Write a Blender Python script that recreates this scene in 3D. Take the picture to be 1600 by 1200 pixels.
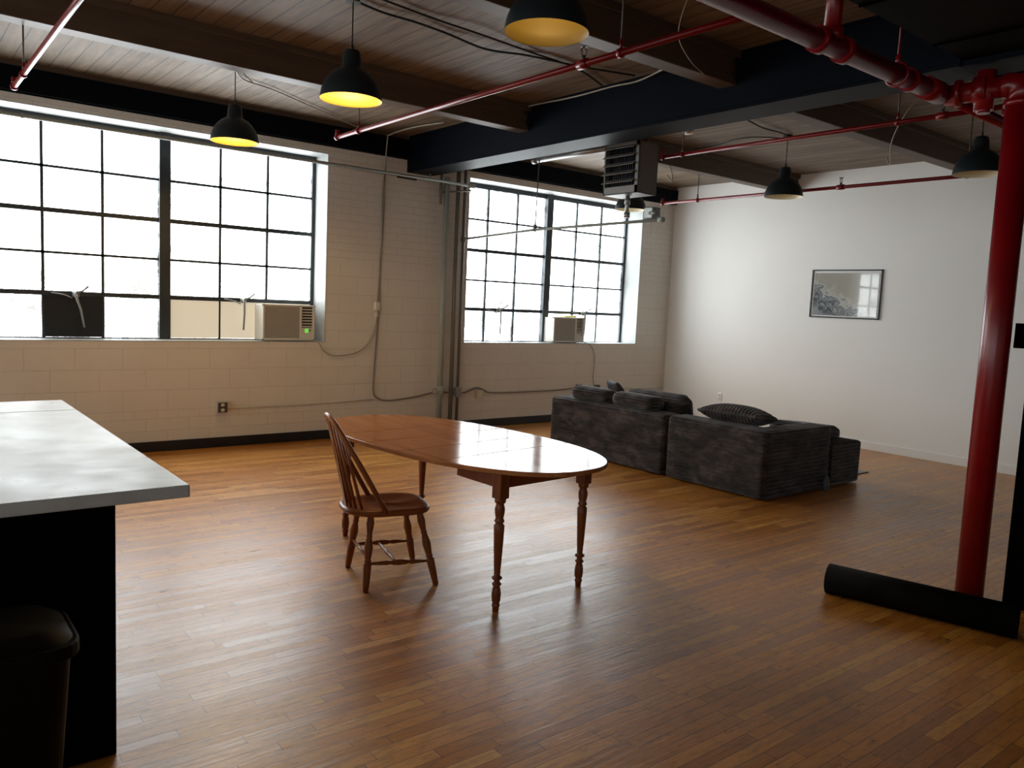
import bpy, bmesh, math, random
from mathutils import Vector, Matrix, Euler
for o in list(bpy.data.objects): bpy.data.objects.remove(o)
scn = bpy.context.scene
COL = scn.collection
PI = math.pi
R = math.radians

# ------------------------------------------------------------------ camera
yaw, pitch, roll = R(51.27567), R(5.74240), R(2.59490)
fwd = Vector((math.cos(yaw)*math.cos(pitch), math.sin(yaw)*math.cos(pitch), -math.sin(pitch)))
rt = Vector((math.sin(yaw), -math.cos(yaw), 0)); upv = rt.cross(fwd)
rt2 = math.cos(roll)*rt + math.sin(roll)*upv
up2 = -math.sin(roll)*rt + math.cos(roll)*upv
cd = bpy.data.cameras.new('camera'); cam = bpy.data.objects.new('camera', cd); COL.objects.link(cam)
cam.matrix_world = Matrix(((rt2.x, up2.x, -fwd.x, 0), (rt2.y, up2.y, -fwd.y, 0), (rt2.z, up2.z, -fwd.z, 1.58), (0, 0, 0, 1)))
cd.sensor_width = 36; cd.lens = 1244.63/1600*36; cd.clip_start = .05
scn.camera = cam

# ------------------------------------------------------------------ light, exposure
wd = bpy.data.worlds.new('world'); scn.world = wd; wd.use_nodes = True
wd.node_tree.nodes['Background'].inputs[0].default_value = (.80, .88, 1, 1)
wd.node_tree.nodes['Background'].inputs[1].default_value = 1.0
scn.view_settings.view_transform = 'Standard'; scn.view_settings.look = 'None'
scn.view_settings.gamma = 1; scn.view_settings.use_curve_mapping = False
scn.view_settings.exposure = 1.45
PANE = 3.8          # daylight passed on by the frosted panes
BULB = 11.0         # watts of each lit pendant bulb

# ------------------------------------------------------------------ materials
def mat(name, col=(.5, .5, .5), rough=.5, metal=0, spec=.5, emit=None, es=0, coat=0):
    m = bpy.data.materials.new(name); m.use_nodes = True
    b = m.node_tree.nodes['Principled BSDF']
    b.inputs['Base Color'].default_value = (*col, 1); b.inputs['Roughness'].default_value = rough
    b.inputs['Metallic'].default_value = metal; b.inputs['Specular IOR Level'].default_value = spec
    b.inputs['Coat Weight'].default_value = coat
    if emit: b.inputs['Emission Color'].default_value = (*emit, 1); b.inputs['Emission Strength'].default_value = es
    return m
class NT:
    def __init__(s, m): s.t = m.node_tree; s.n = s.t.nodes; s.b = s.n['Principled BSDF']
    def new(s, t, **k):
        n = s.n.new(t)
        for a, v in k.items(): setattr(n, a, v)
        return n
    def link(s, a, b): s.t.links.new(a, b)
    def coord(s, scale=(1, 1, 1), rot=(0, 0, 0), kind='Object'):
        c = s.new('ShaderNodeTexCoord'); mp = s.new('ShaderNodeMapping')
        mp.inputs['Scale'].default_value = scale; mp.inputs['Rotation'].default_value = rot
        s.link(c.outputs[kind], mp.inputs['Vector']); return mp.outputs[0]
    def noise(s, vec, scale=5, detail=3, rough=.5, dist=0):
        n = s.new('ShaderNodeTexNoise'); n.inputs['Scale'].default_value = scale
        n.inputs['Detail'].default_value = detail; n.inputs['Roughness'].default_value = rough
        n.inputs['Distortion'].default_value = dist
        s.link(vec, n.inputs['Vector']); return n.outputs['Fac']
    def ramp(s, fac, stops):
        r = s.new('ShaderNodeValToRGB'); e = r.color_ramp.elements
        while len(e) < len(stops): e.new(.5)
        for i, (p, c) in enumerate(stops): e[i].position = p; e[i].color = (*c, 1) if len(c) == 3 else c
        s.link(fac, r.inputs[0]); return r.outputs[0]
    def math(s, op, a, b=None, c=None):
        n = s.new('ShaderNodeMath', operation=op)
        for i, v in enumerate((a, b, c)):
            if v is None: continue
            if isinstance(v, (int, float)): n.inputs[i].default_value = v
            else: s.link(v, n.inputs[i])
        return n.outputs[0]
    def mix(s, fac, a, b, mode='MIX'):
        n = s.new('ShaderNodeMix', data_type='RGBA', blend_type=mode)
        for i, v in ((0, fac), (6, a), (7, b)):
            if isinstance(v, (int, float)): n.inputs[i].default_value = v
            elif isinstance(v, tuple): n.inputs[i].default_value = (*v, 1)
            else: s.link(v, n.inputs[i])
        return n.outputs[2]
    def bump(s, h, strength=.3, dist=.01):
        n = s.new('ShaderNodeBump'); n.inputs['Strength'].default_value = strength; n.inputs['Distance'].default_value = dist
        s.link(h, n.inputs['Height']); s.link(n.outputs[0], s.b.inputs['Normal']); return n
def mottled(name, c1, c2, scale=4, rough=.5, bump=0, bscale=40, metal=0, spec=.5, stretch=(1, 1, 1), coat=0):
    m = mat(name, c1, rough, metal, spec, coat=coat); t = NT(m)
    v = t.coord(stretch); f = t.noise(v, scale, 4, .6)
    t.link(t.ramp(f, [(.3, c1), (.7, c2)]), t.b.inputs['Base Color'])
    if bump: t.bump(t.noise(v, bscale, 3), bump, .004)
    return m

def block_wall(name, c1, c2, bw=.4, bh=.2, plane='x', bumpd=.006, strength=.5, split=None):
    m = mat(name, c1, .55); t = NT(m)
    c = t.new('ShaderNodeTexCoord'); sp = t.new('ShaderNodeSeparateXYZ'); t.link(c.outputs['Object'], sp.inputs[0])
    cb = t.new('ShaderNodeCombineXYZ'); t.link(sp.outputs['X' if plane == 'x' else 'Y'], cb.inputs[0]); t.link(sp.outputs['Z'], cb.inputs[1])
    def brick(w, h):
        b = t.new('ShaderNodeTexBrick'); b.inputs['Scale'].default_value = 1; b.inputs['Brick Width'].default_value = w
        b.inputs['Row Height'].default_value = h; b.inputs['Mortar Size'].default_value = .004
        b.inputs['Mortar Smooth'].default_value = .6; t.link(cb.outputs[0], b.inputs['Vector'])
        b.inputs['Color1'].default_value = (1, 1, 1, 1); b.inputs['Color2'].default_value = (1, 1, 1, 1); b.inputs['Mortar'].default_value = (0, 0, 0, 1)
        return b.outputs['Fac']
    f = brick(bw, bh)
    if split:   # thin courses above the split height and in one low band
        g = brick(.2, .08)
        s1 = t.math('GREATER_THAN', sp.outputs['Z'], split)
        b1 = t.math('MULTIPLY', t.math('GREATER_THAN', sp.outputs['Z'], .28), t.math('LESS_THAN', sp.outputs['Z'], .38))
        sel = t.math('MAXIMUM', s1, b1)
        f = t.math('ADD', t.math('MULTIPLY', f, t.math('SUBTRACT', 1, sel)), t.math('MULTIPLY', g, sel))
    n1 = t.noise(cb.outputs[0], 1.3, 4, .6); n2 = t.noise(cb.outputs[0], 60, 3)
    base = t.ramp(n1, [(.3, c1), (.7, c2)])
    base = t.mix(t.math('MULTIPLY', f, .30), base, tuple(x*.55 for x in c1))
    t.link(base, t.b.inputs['Base Color'])
    h = t.math('ADD', t.math('MULTIPLY', f, -1), t.math('MULTIPLY', n2, .25))
    t.bump(h, strength, bumpd); return m

def plank_floor():
    m = mat('oak_strip_floor', (.4, .2, .1), .3); t = NT(m)
    c = t.new('ShaderNodeTexCoord'); sp = t.new('ShaderNodeSeparateXYZ'); t.link(c.outputs['Object'], sp.inputs[0])
    W = .057
    yr = t.math('DIVIDE', sp.outputs['Y'], W); row = t.math('FLOOR', yr); fy = t.math('FRACT', yr)
    wn = t.new('ShaderNodeTexWhiteNoise', noise_dimensions='1D'); t.link(row, wn.inputs['W'])
    ln = t.math('MULTIPLY_ADD', wn.outputs['Value'], .5, .45)
    xs = t.math('ADD', t.math('DIVIDE', sp.outputs['X'], ln), t.math('MULTIPLY', wn.outputs['Value'], 37.7))
    seg = t.math('FLOOR', xs); fx = t.math('FRACT', xs)
    cb = t.new('ShaderNodeCombineXYZ'); t.link(row, cb.inputs[0]); t.link(seg, cb.inputs[1])
    w2 = t.new('ShaderNodeTexWhiteNoise', noise_dimensions='2D'); t.link(cb.outputs[0], w2.inputs['Vector'])
    pv = w2.outputs['Value']
    gv = t.new('ShaderNodeCombineXYZ')
    t.link(t.math('MULTIPLY', sp.outputs['X'], 1.6), gv.inputs[0]); t.link(t.math('MULTIPLY', sp.outputs['Y'], 28), gv.inputs[1]); t.link(t.math('MULTIPLY', pv, 50), gv.inputs[2])
    grain = t.noise(gv.outputs[0], 2.2, 5, .62, .6)
    col = t.ramp(pv, [(0, (.44, .165, .022)), (.25, (.58, .235, .032)), (.6, (.68, .285, .042)), (.85, (.75, .335, .058)), (1, (.80, .41, .085))])
    col = t.mix(t.math('MULTIPLY', grain, .38), col, (.24, .075, .012))
    big = t.noise(c.outputs['Object'], .8, 4, .6)
    wear = t.ramp(big, [(.40, (1, 1, 1)), (.66, (.82, .76, .70))])
    col = t.mix(1.0, col, wear, 'MULTIPLY')
    gr2 = t.noise(t.coord((2.2, 7, 1)), 4.5, 6, .75)
    col = t.mix(t.ramp(gr2, [(.48, (0, 0, 0)), (.78, (.75, .75, .75))]), col, (.10, .055, .03))
    # dark stains and scuffs
    st = t.noise(t.coord((3.1, 6, 1)), 1.9, 5, .7)
    stm = t.ramp(st, [(.63, (0, 0, 0)), (.70, (1, 1, 1))])
    col = t.mix(t.math('MULTIPLY', stm, .55), col, (.05, .03, .02))
    gy = t.math('LESS_THAN', t.math('MINIMUM', fy, t.math('SUBTRACT', 1, fy)), .022)
    gx = t.math('LESS_THAN', t.math('MULTIPLY', t.math('MINIMUM', fx, t.math('SUBTRACT', 1, fx)), ln), .0016)
    gap = t.math('MAXIMUM', gy, gx)
    col = t.mix(t.math('MULTIPLY', gap, .9), col, (.02, .01, .006))
    t.link(col, t.b.inputs['Base Color'])
    ro = t.math('ADD', t.math('MULTIPLY_ADD', big, .16, .25), t.math('MULTIPLY', pv, .12))
    ro = t.math('ADD', ro, t.math('MULTIPLY', stm, .2))
    t.link(ro, t.b.inputs['Roughness'])
    h = t.math('ADD', t.math('MULTIPLY', gap, -1.0), t.math('ADD', t.math('MULTIPLY', grain, .35), t.math('MULTIPLY', t.noise(t.coord((1, 3, 1)), 9, 3), .9)))
    sv = t.new('ShaderNodeCombineXYZ'); t.link(t.math('MULTIPLY', sp.outputs['X'], 2.2), sv.inputs[0]); t.link(t.math('MULTIPLY', sp.outputs['Y'], 34), sv.inputs[1])
    h = t.math('ADD', h, t.math('MULTIPLY', t.noise(sv.outputs[0], 1.6, 4, .6), 1.3))
    h = t.math('ADD', h, t.math('MULTIPLY', pv, .5))
    t.bump(h, .5, .0026)
    t.b.inputs['Specular IOR Level'].default_value = .45
    t.b.inputs['Coat Weight'].default_value = .38; t.b.inputs['Coat Roughness'].default_value = .31
    return m

def board_ceiling():
    m = mat('painted_board_ceiling', (.5, .47, .42), .6); t = NT(m)
    c = t.new('ShaderNodeTexCoord'); sp = t.new('ShaderNodeSeparateXYZ'); t.link(c.outputs['Object'], sp.inputs[0])
    xr = t.math('DIVIDE', sp.outputs['X'], .135); row = t.math('FLOOR', xr); fx = t.math('FRACT', xr)
    wn = t.new('ShaderNodeTexWhiteNoise', noise_dimensions='1D'); t.link(row, wn.inputs['W'])
    gv = t.new('ShaderNodeCombineXYZ')
    t.link(t.math('MULTIPLY', sp.outputs['X'], 14), gv.inputs[0]); t.link(t.math('MULTIPLY', sp.outputs['Y'], 1.4), gv.inputs[1]); t.link(t.math('MULTIPLY', row, 3.3), gv.inputs[2])
    g = t.noise(gv.outputs[0], 1.5, 5, .65)
    col = t.ramp(g, [(.25, (.068, .040, .022)), (.5, (.145, .098, .060)), (.75, (.23, .175, .120))])
    col = t.mix(t.math('MULTIPLY', wn.outputs['Value'], .3), col, (.30, .24, .18))
    gap = t.math('LESS_THAN', t.math('MINIMUM', fx, t.math('SUBTRACT', 1, fx)), .035)
    col = t.mix(t.math('MULTIPLY', gap, .85), col, (.03, .02, .015))
    t.link(col, t.b.inputs['Base Color'])
    t.bump(t.math('ADD', t.math('MULTIPLY', gap, -1), t.math('MULTIPLY', g, .2)), .5, .008)
    return m

def wood(name, c1, c2, rough=.3, axis='z', scale=1, coat=0, spec=.5):
    m = mat(name, c1, rough, spec=spec, coat=coat); t = NT(m)
    s = {'x': (1.2, 14, 14), 'y': (14, 1.2, 14), 'z': (14, 14, 1.2)}[axis]
    v = t.coord(tuple(q*scale for q in s)); f = t.noise(v, 1.6, 5, .6, .8)
    t.link(t.ramp(f, [(.28, c1), (.72, c2)]), t.b.inputs['Base Color'])
    t.link(t.math('MULTIPLY_ADD', f, .12, rough-.05), t.b.inputs['Roughness'])
    t.bump(f, .08, .002)
    return m

def frosted(k=1):
    m = mat('frosted_wired_glass', (.75, .78, .78), .35); t = NT(m)
    v = t.coord(); n = t.noise(v, 1.6, 5, .62); n2 = t.noise(v, 9, 4, .7)
    wv = t.new('ShaderNodeTexVoronoi'); wv.inputs['Scale'].default_value = 55; t.link(v, wv.inputs['Vector'])
    f = t.math('ADD', t.math('MULTIPLY', n, .62), t.math('MULTIPLY', n2, .28))
    f = t.math('ADD', f, t.math('MULTIPLY', wv.outputs['Distance'], .12))
    c = t.ramp(f, [(.36, (.058, .061, .062)), (.43, (.13, .14, .145)), (.51, (.72, .77, .79)), (.62, (.93, .99, 1))])
    t.link(c, t.b.inputs['Emission Color']); t.b.inputs['Emission Strength'].default_value = PANE*k
    t.bump(wv.outputs['Distance'], .3, .002)
    return m

M = {}
M['floor'] = plank_floor()
M['ceiling'] = board_ceiling()
M['block'] = block_wall('painted_block_wall', (.70, .665, .60), (.76, .73, .68), split=1.95)
M['plaster'] = mottled('white_plaster', (.86, .85, .81), (.90, .89, .86), .7, .6, .05, 30)
M['dark_wall'] = mottled('grey_back_wall', (.78, .74, .68), (.82, .78, .72), .7, .7)
M['reveal'] = mottled('painted_reveal', (.34, .355, .35), (.40, .415, .41), 3, .5, .2, 25)
M['navy'] = mottled('navy_steel_paint', (.0018, .0032, .0062), (.003, .0045, .0085), 2, .5, spec=.06)
M['black_base'] = mottled('black_base_paint', (.006, .009, .014), (.012, .016, .022), 4, .35, .3, 12)
M['white_trim'] = mat('white_trim_paint', (.90, .89, .86), .4)
M['frame'] = mottled('dark_steel_sash', (.025, .032, .040), (.045, .055, .062), 6, .45)
M['glass'] = frosted()
M['glass_fill'] = frosted(.45)  # weaker glow for the added west windows
M['timber'] = wood('painted_timber', (.075, .045, .026), (.11, .070, .043), .5, 'x')
M['soffit'] = mottled('dark_soffit_board', (.006, .0052, .0046), (.008, .007, .0062), 1.5, .7, spec=.05)
M['red'] = mottled('red_pipe_paint', (.16, .001, .003), (.20, .002, .005), 5, .28, .12, 20)
M['grey_pipe'] = mottled('grey_green_pipe_paint', (.30, .33, .30), (.36, .39, .35), 5, .4)
M['dark_pipe'] = mottled('brown_grey_pipe_paint', (.14, .13, .11), (.18, .165, .14), 5, .4)
M['galv'] = mottled('galvanised_steel', (.28, .29, .28), (.38, .39, .38), 8, .42, metal=.6)
M['rod'] = mat('dark_steel_rod', (.10, .09, .08), .5, .5)
M['black'] = mottled('black_enamel', (.010, .011, .012), (.014, .016, .018), 3, .32)
M['black_metal_lamp'] = mottled('dark_lamp_enamel', (.008, .012, .015), (.011, .016, .019), 3, .45, spec=.25)
M['lamp_white'] = mat('white_lamp_lining', (.86, .80, .58), .45)
M['lining_glow'] = mat('glow_tinted_lining', (.115, .082, .015), .5)  # yellow bulb glow put into the lining colour of the lit pendants
M['bulb_on'] = mat('warm_bulb', (1, .9, .6), .4, emit=(1, .72, .25), es=4)
M['bulb_off'] = mat('frosted_bulb', (.85, .83, .78), .3)
M['cord'] = mat('black_cord', (.012, .011, .010), .6)
M['white_cord'] = mat('off_white_cord', (.34, .31, .25), .5)
M['grey_cord'] = mat('grey_cord', (.22, .19, .16), .5)
M['counter_black'] = mottled('black_panel', (.0016, .0016, .0016), (.0026, .0026, .0024), 3, .6, spec=0)
M['bin'] = mottled('black_plastic', (.002, .002, .0018), (.003, .003, .0027), 3, .5, spec=.08)
M['table_wood'] = wood('cherry_table_wood', (.30, .105, .035), (.45, .18, .065), .11, 'y', .7)
M['table_wood'].node_tree.nodes['Principled BSDF'].inputs['IOR'].default_value = 1.17
M['table_leg'] = wood('cherry_leg_wood', (.15, .038, .010), (.24, .068, .019), .34, 'z', spec=.35)
M['chair_wood'] = wood('cherry_chair_wood', (.20, .055, .012), (.34, .105, .026), .34, 'z', spec=.35)
M['chair_seat'] = wood('cherry_seat_wood', (.21, .058, .013), (.37, .115, .030), .30, 'x', spec=.35)
M['ac_white'] = mottled('off_white_plastic', (.66, .64, .58), (.70, .68, .62), 3, .45)
M['ac_grille'] = mat('grille_plastic', (.50, .46, .40), .5)
M['ac_dark'] = mat('dark_vent', (.02, .022, .026), .4)
M['green_led'] = mat('green_display', (.1, .5, .05), .3, emit=(.25, .9, .12), es=.22)
M['heater'] = mottled('grey_heater_enamel', (.15, .14, .125), (.18, .165, .15), 3, .4)
M['fins'] = mat('dark_heater_fins', (.035, .037, .045), .35, .5)
M['mat_black'] = mottled('black_rubber', (.003, .0027, .002), (.006, .0052, .004), 8, .7, .2, 60, spec=.03)
M['yellow'] = mat('yellow_plastic', (.85, .75, .15), .5)
M['frame_black'] = mat('black_picture_frame', (.012, .013, .016), .35)
M['white_paper'] = mat('white_mount', (.80, .80, .78), .7)
M['rug'] = mottled('pale_grey_mat', (.36, .34, .32), (.44, .42, .40), 10, .8)
M['slot'] = mat('slot_dark', (.02, .018, .016), .8)  # flat dark colour of the wall slot
M['bottle'] = mat('clear_plastic', (.10, .105, .11), .15, spec=.5)
m = mat('black_panel_board', (.012, .015, .020), .45); M['board'] = m
m = mat('cream_lit_panel', (.62, .56, .44), .5, emit=(.60, .54, .42), es=.26); M['cream'] = m  # daylight coming through the panel put in as a weak glow
m = mat('clear_sheet', (.8, .84, .86), .2, emit=(.80, .88, .92), es=PANE*.12); M['sheet'] = m  # daylight behind the sheet put in as a faint glow

m = mat('white_marble', (.75, .76, .74), .14); t = NT(m)
v = t.coord((1, 1, 1)); f = t.noise(v, 1.7, 6, .65, 1.2); f2 = t.noise(v, 6, 4, .6)
t.link(t.mix(t.math('MULTIPLY', f2, .25), t.ramp(f, [(.3, (.36, .37, .36)), (.5, (.50, .51, .50)), (.7, (.56, .56, .55))]), (.50, .50, .48)), t.b.inputs['Base Color'])
t.link(t.math('MULTIPLY_ADD', f2, .25, .20), t.b.inputs['Roughness']); m.node_tree.nodes['Principled BSDF'].inputs['IOR'].default_value = 1.15; M['marble'] = m

m = mat('charcoal_corduroy', (.05, .045, .048), .85, spec=.25); t = NT(m)
v = t.coord((1, 1, 2.2)); f = t.noise(v, 5, 4, .65, .5)
t.link(t.ramp(f, [(.36, (.010, .009, .010)), (.50, (.034, .028, .029)), (.66, (.085, .068, .066))]), t.b.inputs['Base Color'])
t.b.inputs['Sheen Weight'].default_value = .35; t.b.inputs['Sheen Roughness'].default_value = .4
c = t.new('ShaderNodeTexCoord'); sp = t.new('ShaderNodeSeparateXYZ'); t.link(c.outputs['Object'], sp.inputs[0])
rb = t.math('ABSOLUTE', t.math('SINE', t.math('MULTIPLY', sp.outputs['Z'], PI/.035)))
M['cord_bump'] = m.copy(); M['corduroy'] = m
t2 = NT(M['cord_bump'])
c = t2.new('ShaderNodeTexCoord'); sp = t2.new('ShaderNodeSeparateXYZ'); t2.link(c.outputs['Object'], sp.inputs[0])
t2.bump(t2.math('ABSOLUTE', t2.math('SINE', t2.math('MULTIPLY', sp.outputs['Z'], PI/.035))), .9, .01)

# a plain grey abstract of soft dark patches and pale drifts in place of the print
m = mat('grey_abstract_print', (.4, .4, .38), .12); t = NT(m)
c = t.new('ShaderNodeTexCoord'); sp = t.new('ShaderNodeSeparateXYZ'); t.link(c.outputs['Generated'], sp.inputs[0])
n = t.noise(c.outputs['Generated'], 4.5, 6, .72, .8)
# Generated Y runs right to left in the room seen from inside, so 1 - Y is the picture's width
gx = sp.outputs['Y']; gz = sp.outputs['Z']
side = t.math('MULTIPLY_ADD', gx, .55, t.math('MULTIPLY', gz, -.62))
k = t.math('ADD', t.math('ADD', side, n), -.12)
t.link(t.ramp(k, [(.28, (.36, .35, .30)), (.42, (.42, .41, .36)), (.50, (.52, .54, .52)), (.56, (.10, .12, .14)), (.63, (.34, .37, .38)), (.70, (.045, .06, .08)), (.82, (.30, .33, .34))]), t.b.inputs['Base Color'])
t.b.inputs['Coat Weight'].default_value = 1; t.b.inputs['Coat Roughness'].default_value = .03
M['print'] = m

# ------------------------------------------------------------------ mesh builder
class MB:
    def __init__(s): s.v = []; s.f = []; s.mi = []; s.sm = []
    def add(s, vs, fs, mi=0, smooth=False):
        o = len(s.v); s.v += [tuple(x) for x in vs]
        for f in fs: s.f.append(tuple(i+o for i in f)); s.mi.append(mi); s.sm.append(smooth)
    def box(s, lo, hi, bev=0, mi=0, T=None, seg=2):
        bm = bmesh.new(); bmesh.ops.create_cube(bm, size=1)
        c = [(a+b)/2 for a, b in zip(lo, hi)]; d = [b-a for a, b in zip(lo, hi)]
        for v in bm.verts: v.co = Vector((v.co.x*d[0]+c[0], v.co.y*d[1]+c[1], v.co.z*d[2]+c[2]))
        if bev: bmesh.ops.bevel(bm, geom=bm.edges[:], offset=bev, segments=seg, profile=.5, affect='EDGES')
        bm.verts.index_update()
        vs = [(T @ v.co if T else v.co.copy()) for v in bm.verts]; fs = [[v.index for v in f.verts] for f in bm.faces]
        s.add(vs, fs, mi); bm.free(); return s
    def lathe(s, prof, T=None, n=24, mi=0, cap=True, smooth=True):
        vs = []; fs = []
        for (r, z) in prof:
            for k in range(n):
                a = 2*PI*k/n; q = Vector((r*math.cos(a), r*math.sin(a), z)); vs.append(T @ q if T else q)
        for i in range(len(prof)-1):
            for k in range(n):
                k2 = (k+1) % n; fs.append((i*n+k, i*n+k2, (i+1)*n+k2, (i+1)*n+k))
        s.add(vs, fs, mi, smooth)
        if cap:
            o = len(s.v)-len(vs)
            s.f.append(tuple(o+k for k in reversed(range(n)))); s.mi.append(mi); s.sm.append(False)
            o2 = o+(len(prof)-1)*n
            s.f.append(tuple(o2+k for k in range(n))); s.mi.append(mi); s.sm.append(False)
        return s
    def turned(s, p0, p1, prof, n=16, mi=0):
        p0 = Vector(p0); p1 = Vector(p1); d = p1-p0; L = d.length
        T = Matrix.Translation(p0) @ d.to_track_quat('Z', 'Y').to_matrix().to_4x4()
        return s.lathe([(r, t*L) for (t, r) in prof], T, n, mi)
    def cyl(s, p0, p1, r, n=16, mi=0): return s.turned(p0, p1, [(0, r), (1, r)], n, mi)
    def tube(s, pts, r, n=8, mi=0, sq=None):
        P = [Vector(p) for p in pts]; rings = []; prev = None
        for i, p in enumerate(P):
            d = (P[min(i+1, len(P)-1)]-P[max(i-1, 0)]).normalized()
            if prev is None:
                a = Vector((0, 0, 1)) if abs(d.z) < .9 else Vector((1, 0, 0)); u = d.cross(a).normalized()
            else: u = (prev - d*prev.dot(d)).normalized()
            prev = u; w = d.cross(u); rr = r[i] if isinstance(r, (list, tuple)) else r
            ra, rb_ = (rr, rr) if sq is None else (rr*sq[0], rr*sq[1])
            rings.append([p + u*ra*math.cos(2*PI*k/n) + w*rb_*math.sin(2*PI*k/n) for k in range(n)])
        vs = [q for rg in rings for q in rg]; fs = []
        for i in range(len(P)-1):
            for k in range(n):
                k2 = (k+1) % n; fs.append((i*n+k, i*n+k2, (i+1)*n+k2, (i+1)*n+k))
        fs.append(tuple(reversed(range(n)))); fs.append(tuple((len(P)-1)*n+k for k in range(n)))
        s.add(vs, fs, mi, True); return s
    def prism(s, poly, z0, z1, bev=0, mi=0, T=None):
        bm = bmesh.new(); b = [bm.verts.new((x, y, z0)) for x, y in poly]; f = bm.faces.new(b)
        r = bmesh.ops.extrude_face_region(bm, geom=[f])
        for e in r['geom']:
            if isinstance(e, bmesh.types.BMVert): e.co.z = z1
        bmesh.ops.recalc_face_normals(bm, faces=bm.faces[:])
        if bev:
            es = [e for e in bm.edges if abs(e.verts[0].co.z-e.verts[1].co.z) < 1e-6]
            bmesh.ops.bevel(bm, geom=es, offset=bev, segments=3, profile=.5, affect='EDGES')
        bm.verts.index_update()
        s.add([(T @ v.co if T else v.co.copy()) for v in bm.verts], [[v.index for v in f.verts] for f in bm.faces], mi); bm.free(); return s
    def build(s, name, mats, parent=None, loc=None):
        me = bpy.data.meshes.new(name); vs = s.v
        if loc: vs = [(x-loc[0], y-loc[1], z-loc[2]) for x, y, z in vs]
        me.from_pydata(vs, [], s.f)
        for mm in (mats if isinstance(mats, (list, tuple)) else [mats]): me.materials.append(mm)
        me.polygons.foreach_set('material_index', s.mi); me.polygons.foreach_set('use_smooth', s.sm); me.update()
        o = bpy.data.objects.new(name, me); COL.objects.link(o)
        if loc: o.location = loc
        if parent: o.parent = parent
        return o
def empty(name, loc=(0, 0, 0), rz=0):
    o = bpy.data.objects.new(name, None); COL.objects.link(o); o.location = loc; o.rotation_euler = (0, 0, rz); o.empty_display_size = .1; return o
def tag(o, label=None, cat=None, group=None, kind=None):
    if label: o['label'] = label
    if cat: o['category'] = cat
    if group: o['group'] = group
    if kind: o['kind'] = kind
    return o
def smooth_path(pts, n=6):
    P = [Vector(p) for p in pts]; out = []
    for i in range(len(P)-1):
        p0 = P[max(i-1, 0)]; p1 = P[i]; p2 = P[i+1]; p3 = P[min(i+2, len(P)-1)]
        for k in range(n):
            t = k/n
            out.append(.5*((2*p1)+(p2-p0)*t+(2*p0-5*p1+4*p2-p3)*t*t+(3*p1-p0-3*p2+p3)*t**3))
    out.append(P[-1]); return out

YW = 8.08; XE = 9.47; CZ = 3.42; YG = 8.41
# ------------------------------------------------------------------ shell
tag(MB().box((-5, -4, -.1), (XE+.2, YW+.4, 0)).build('floor', M['floor']), kind='structure')
tag(MB().box((-5, -4, CZ), (XE+.2, YW+.4, CZ+.1)).build('ceiling', M['ceiling']), kind='structure')
W1 = (.66, 3.83); W2 = (5.68, 8.78); W3 = (-4.35, -1.18); ZS, ZH = 1.07, 3.085; WT = 3.16
b = MB()
xs = [-5, W3[0], W3[1], W1[0], W1[1], W2[0], W2[1], XE+.2]
b.box((-5, YW, 0), (XE+.2, YW+.4, ZS))
b.box((-5, YW, ZH), (XE+.2, YW+.4, WT))
for i in range(0, 8, 2): b.box((xs[i], YW, ZS), (xs[i+1], YW+.4, ZH))
b.box((-5, YW+.06, WT), (XE+.2, YW+.4, CZ))
tag(b.build('wall_north', M['block']), kind='structure')
tag(MB().box((XE, -4, 0), (XE+.2, YW, CZ)).build('wall_east', M['plaster']), kind='structure')
tag(MB().box((-5, -4.2, 0), (XE+.2, -4, CZ)).build('wall_south', M['dark_wall']), kind='structure')
WW = ((-3.4, -.4), (.6, 3.6), (4.4, 7.4))
b = MB().box((-5.3, -4, 0), (-5, YW+.4, .75)).box((-5.3, -4, 3.1), (-5, YW+.4, CZ))
ys = [-4] + [q for w in WW for q in w] + [YW+.4]
for i in range(0, 8, 2): b.box((-5.3, ys[i], .75), (-5, ys[i+1], 3.1))
tag(b.build('wall_west', M['dark_wall']), kind='structure')
for k, (ya, yb_) in enumerate(WW):  # unseen windows added in the west wall as fill light
    root = empty('window_%d' % (k+4), (-5.15, (ya+yb_)/2, .75)); tag(root, kind='structure')
    g = MB().box((-5.2, ya, .75), (-5.19, yb_, 3.1)); o = g.build('window_glass', M['glass_fill'], root); o.location = (5.15, -(ya+yb_)/2, -.75)
    f = MB()
    for q in range(8): yy = ya+.02+(yb_-ya-.04)*q/7; f.box((-5.18, yy-.014, .75), (-5.14, yy+.014, 3.1))
    for q in range(7): zz = .765+2.32*q/6; f.box((-5.18, ya, zz-.013), (-5.14, yb_, zz+.013))
    o = f.build('window_frame', M['frame'], root); o.location = (5.15, -(ya+yb_)/2, -.75)
tag(MB().box((-5, YW-.016, 0), (XE, YW, .10), .003).build('baseboard_north', M['black_base']), kind='structure')
tag(MB().box((XE-.018, -4, 0), (XE, YW-.016, .10), .004).build('baseboard_east', M['white_trim']), kind='structure')
tag(MB().box((4.98, -4, 0), (5.16, 1.66, 3.03), .004).build('wall_partition', M['counter_black']), kind='structure')
sb = MB().box((-5, -4, 3.06), (6.1, 2.10, CZ))
for k in range(9): sb.box((-1+k*.78, -4, 3.052), (-.985+k*.78, 2.10, 3.06), mi=1)
sb.box((-5, 1.05, 3.052), (6.1, 1.062, 3.06), mi=1)
tag(sb.build('ceiling_soffit', [M['soffit'], M['counter_black']]), kind='structure')
tag(MB().box((-5, YW-.03, 3.375), (XE, YW+.05, CZ), .004).build('trim_1', M['timber']), kind='structure')

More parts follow.
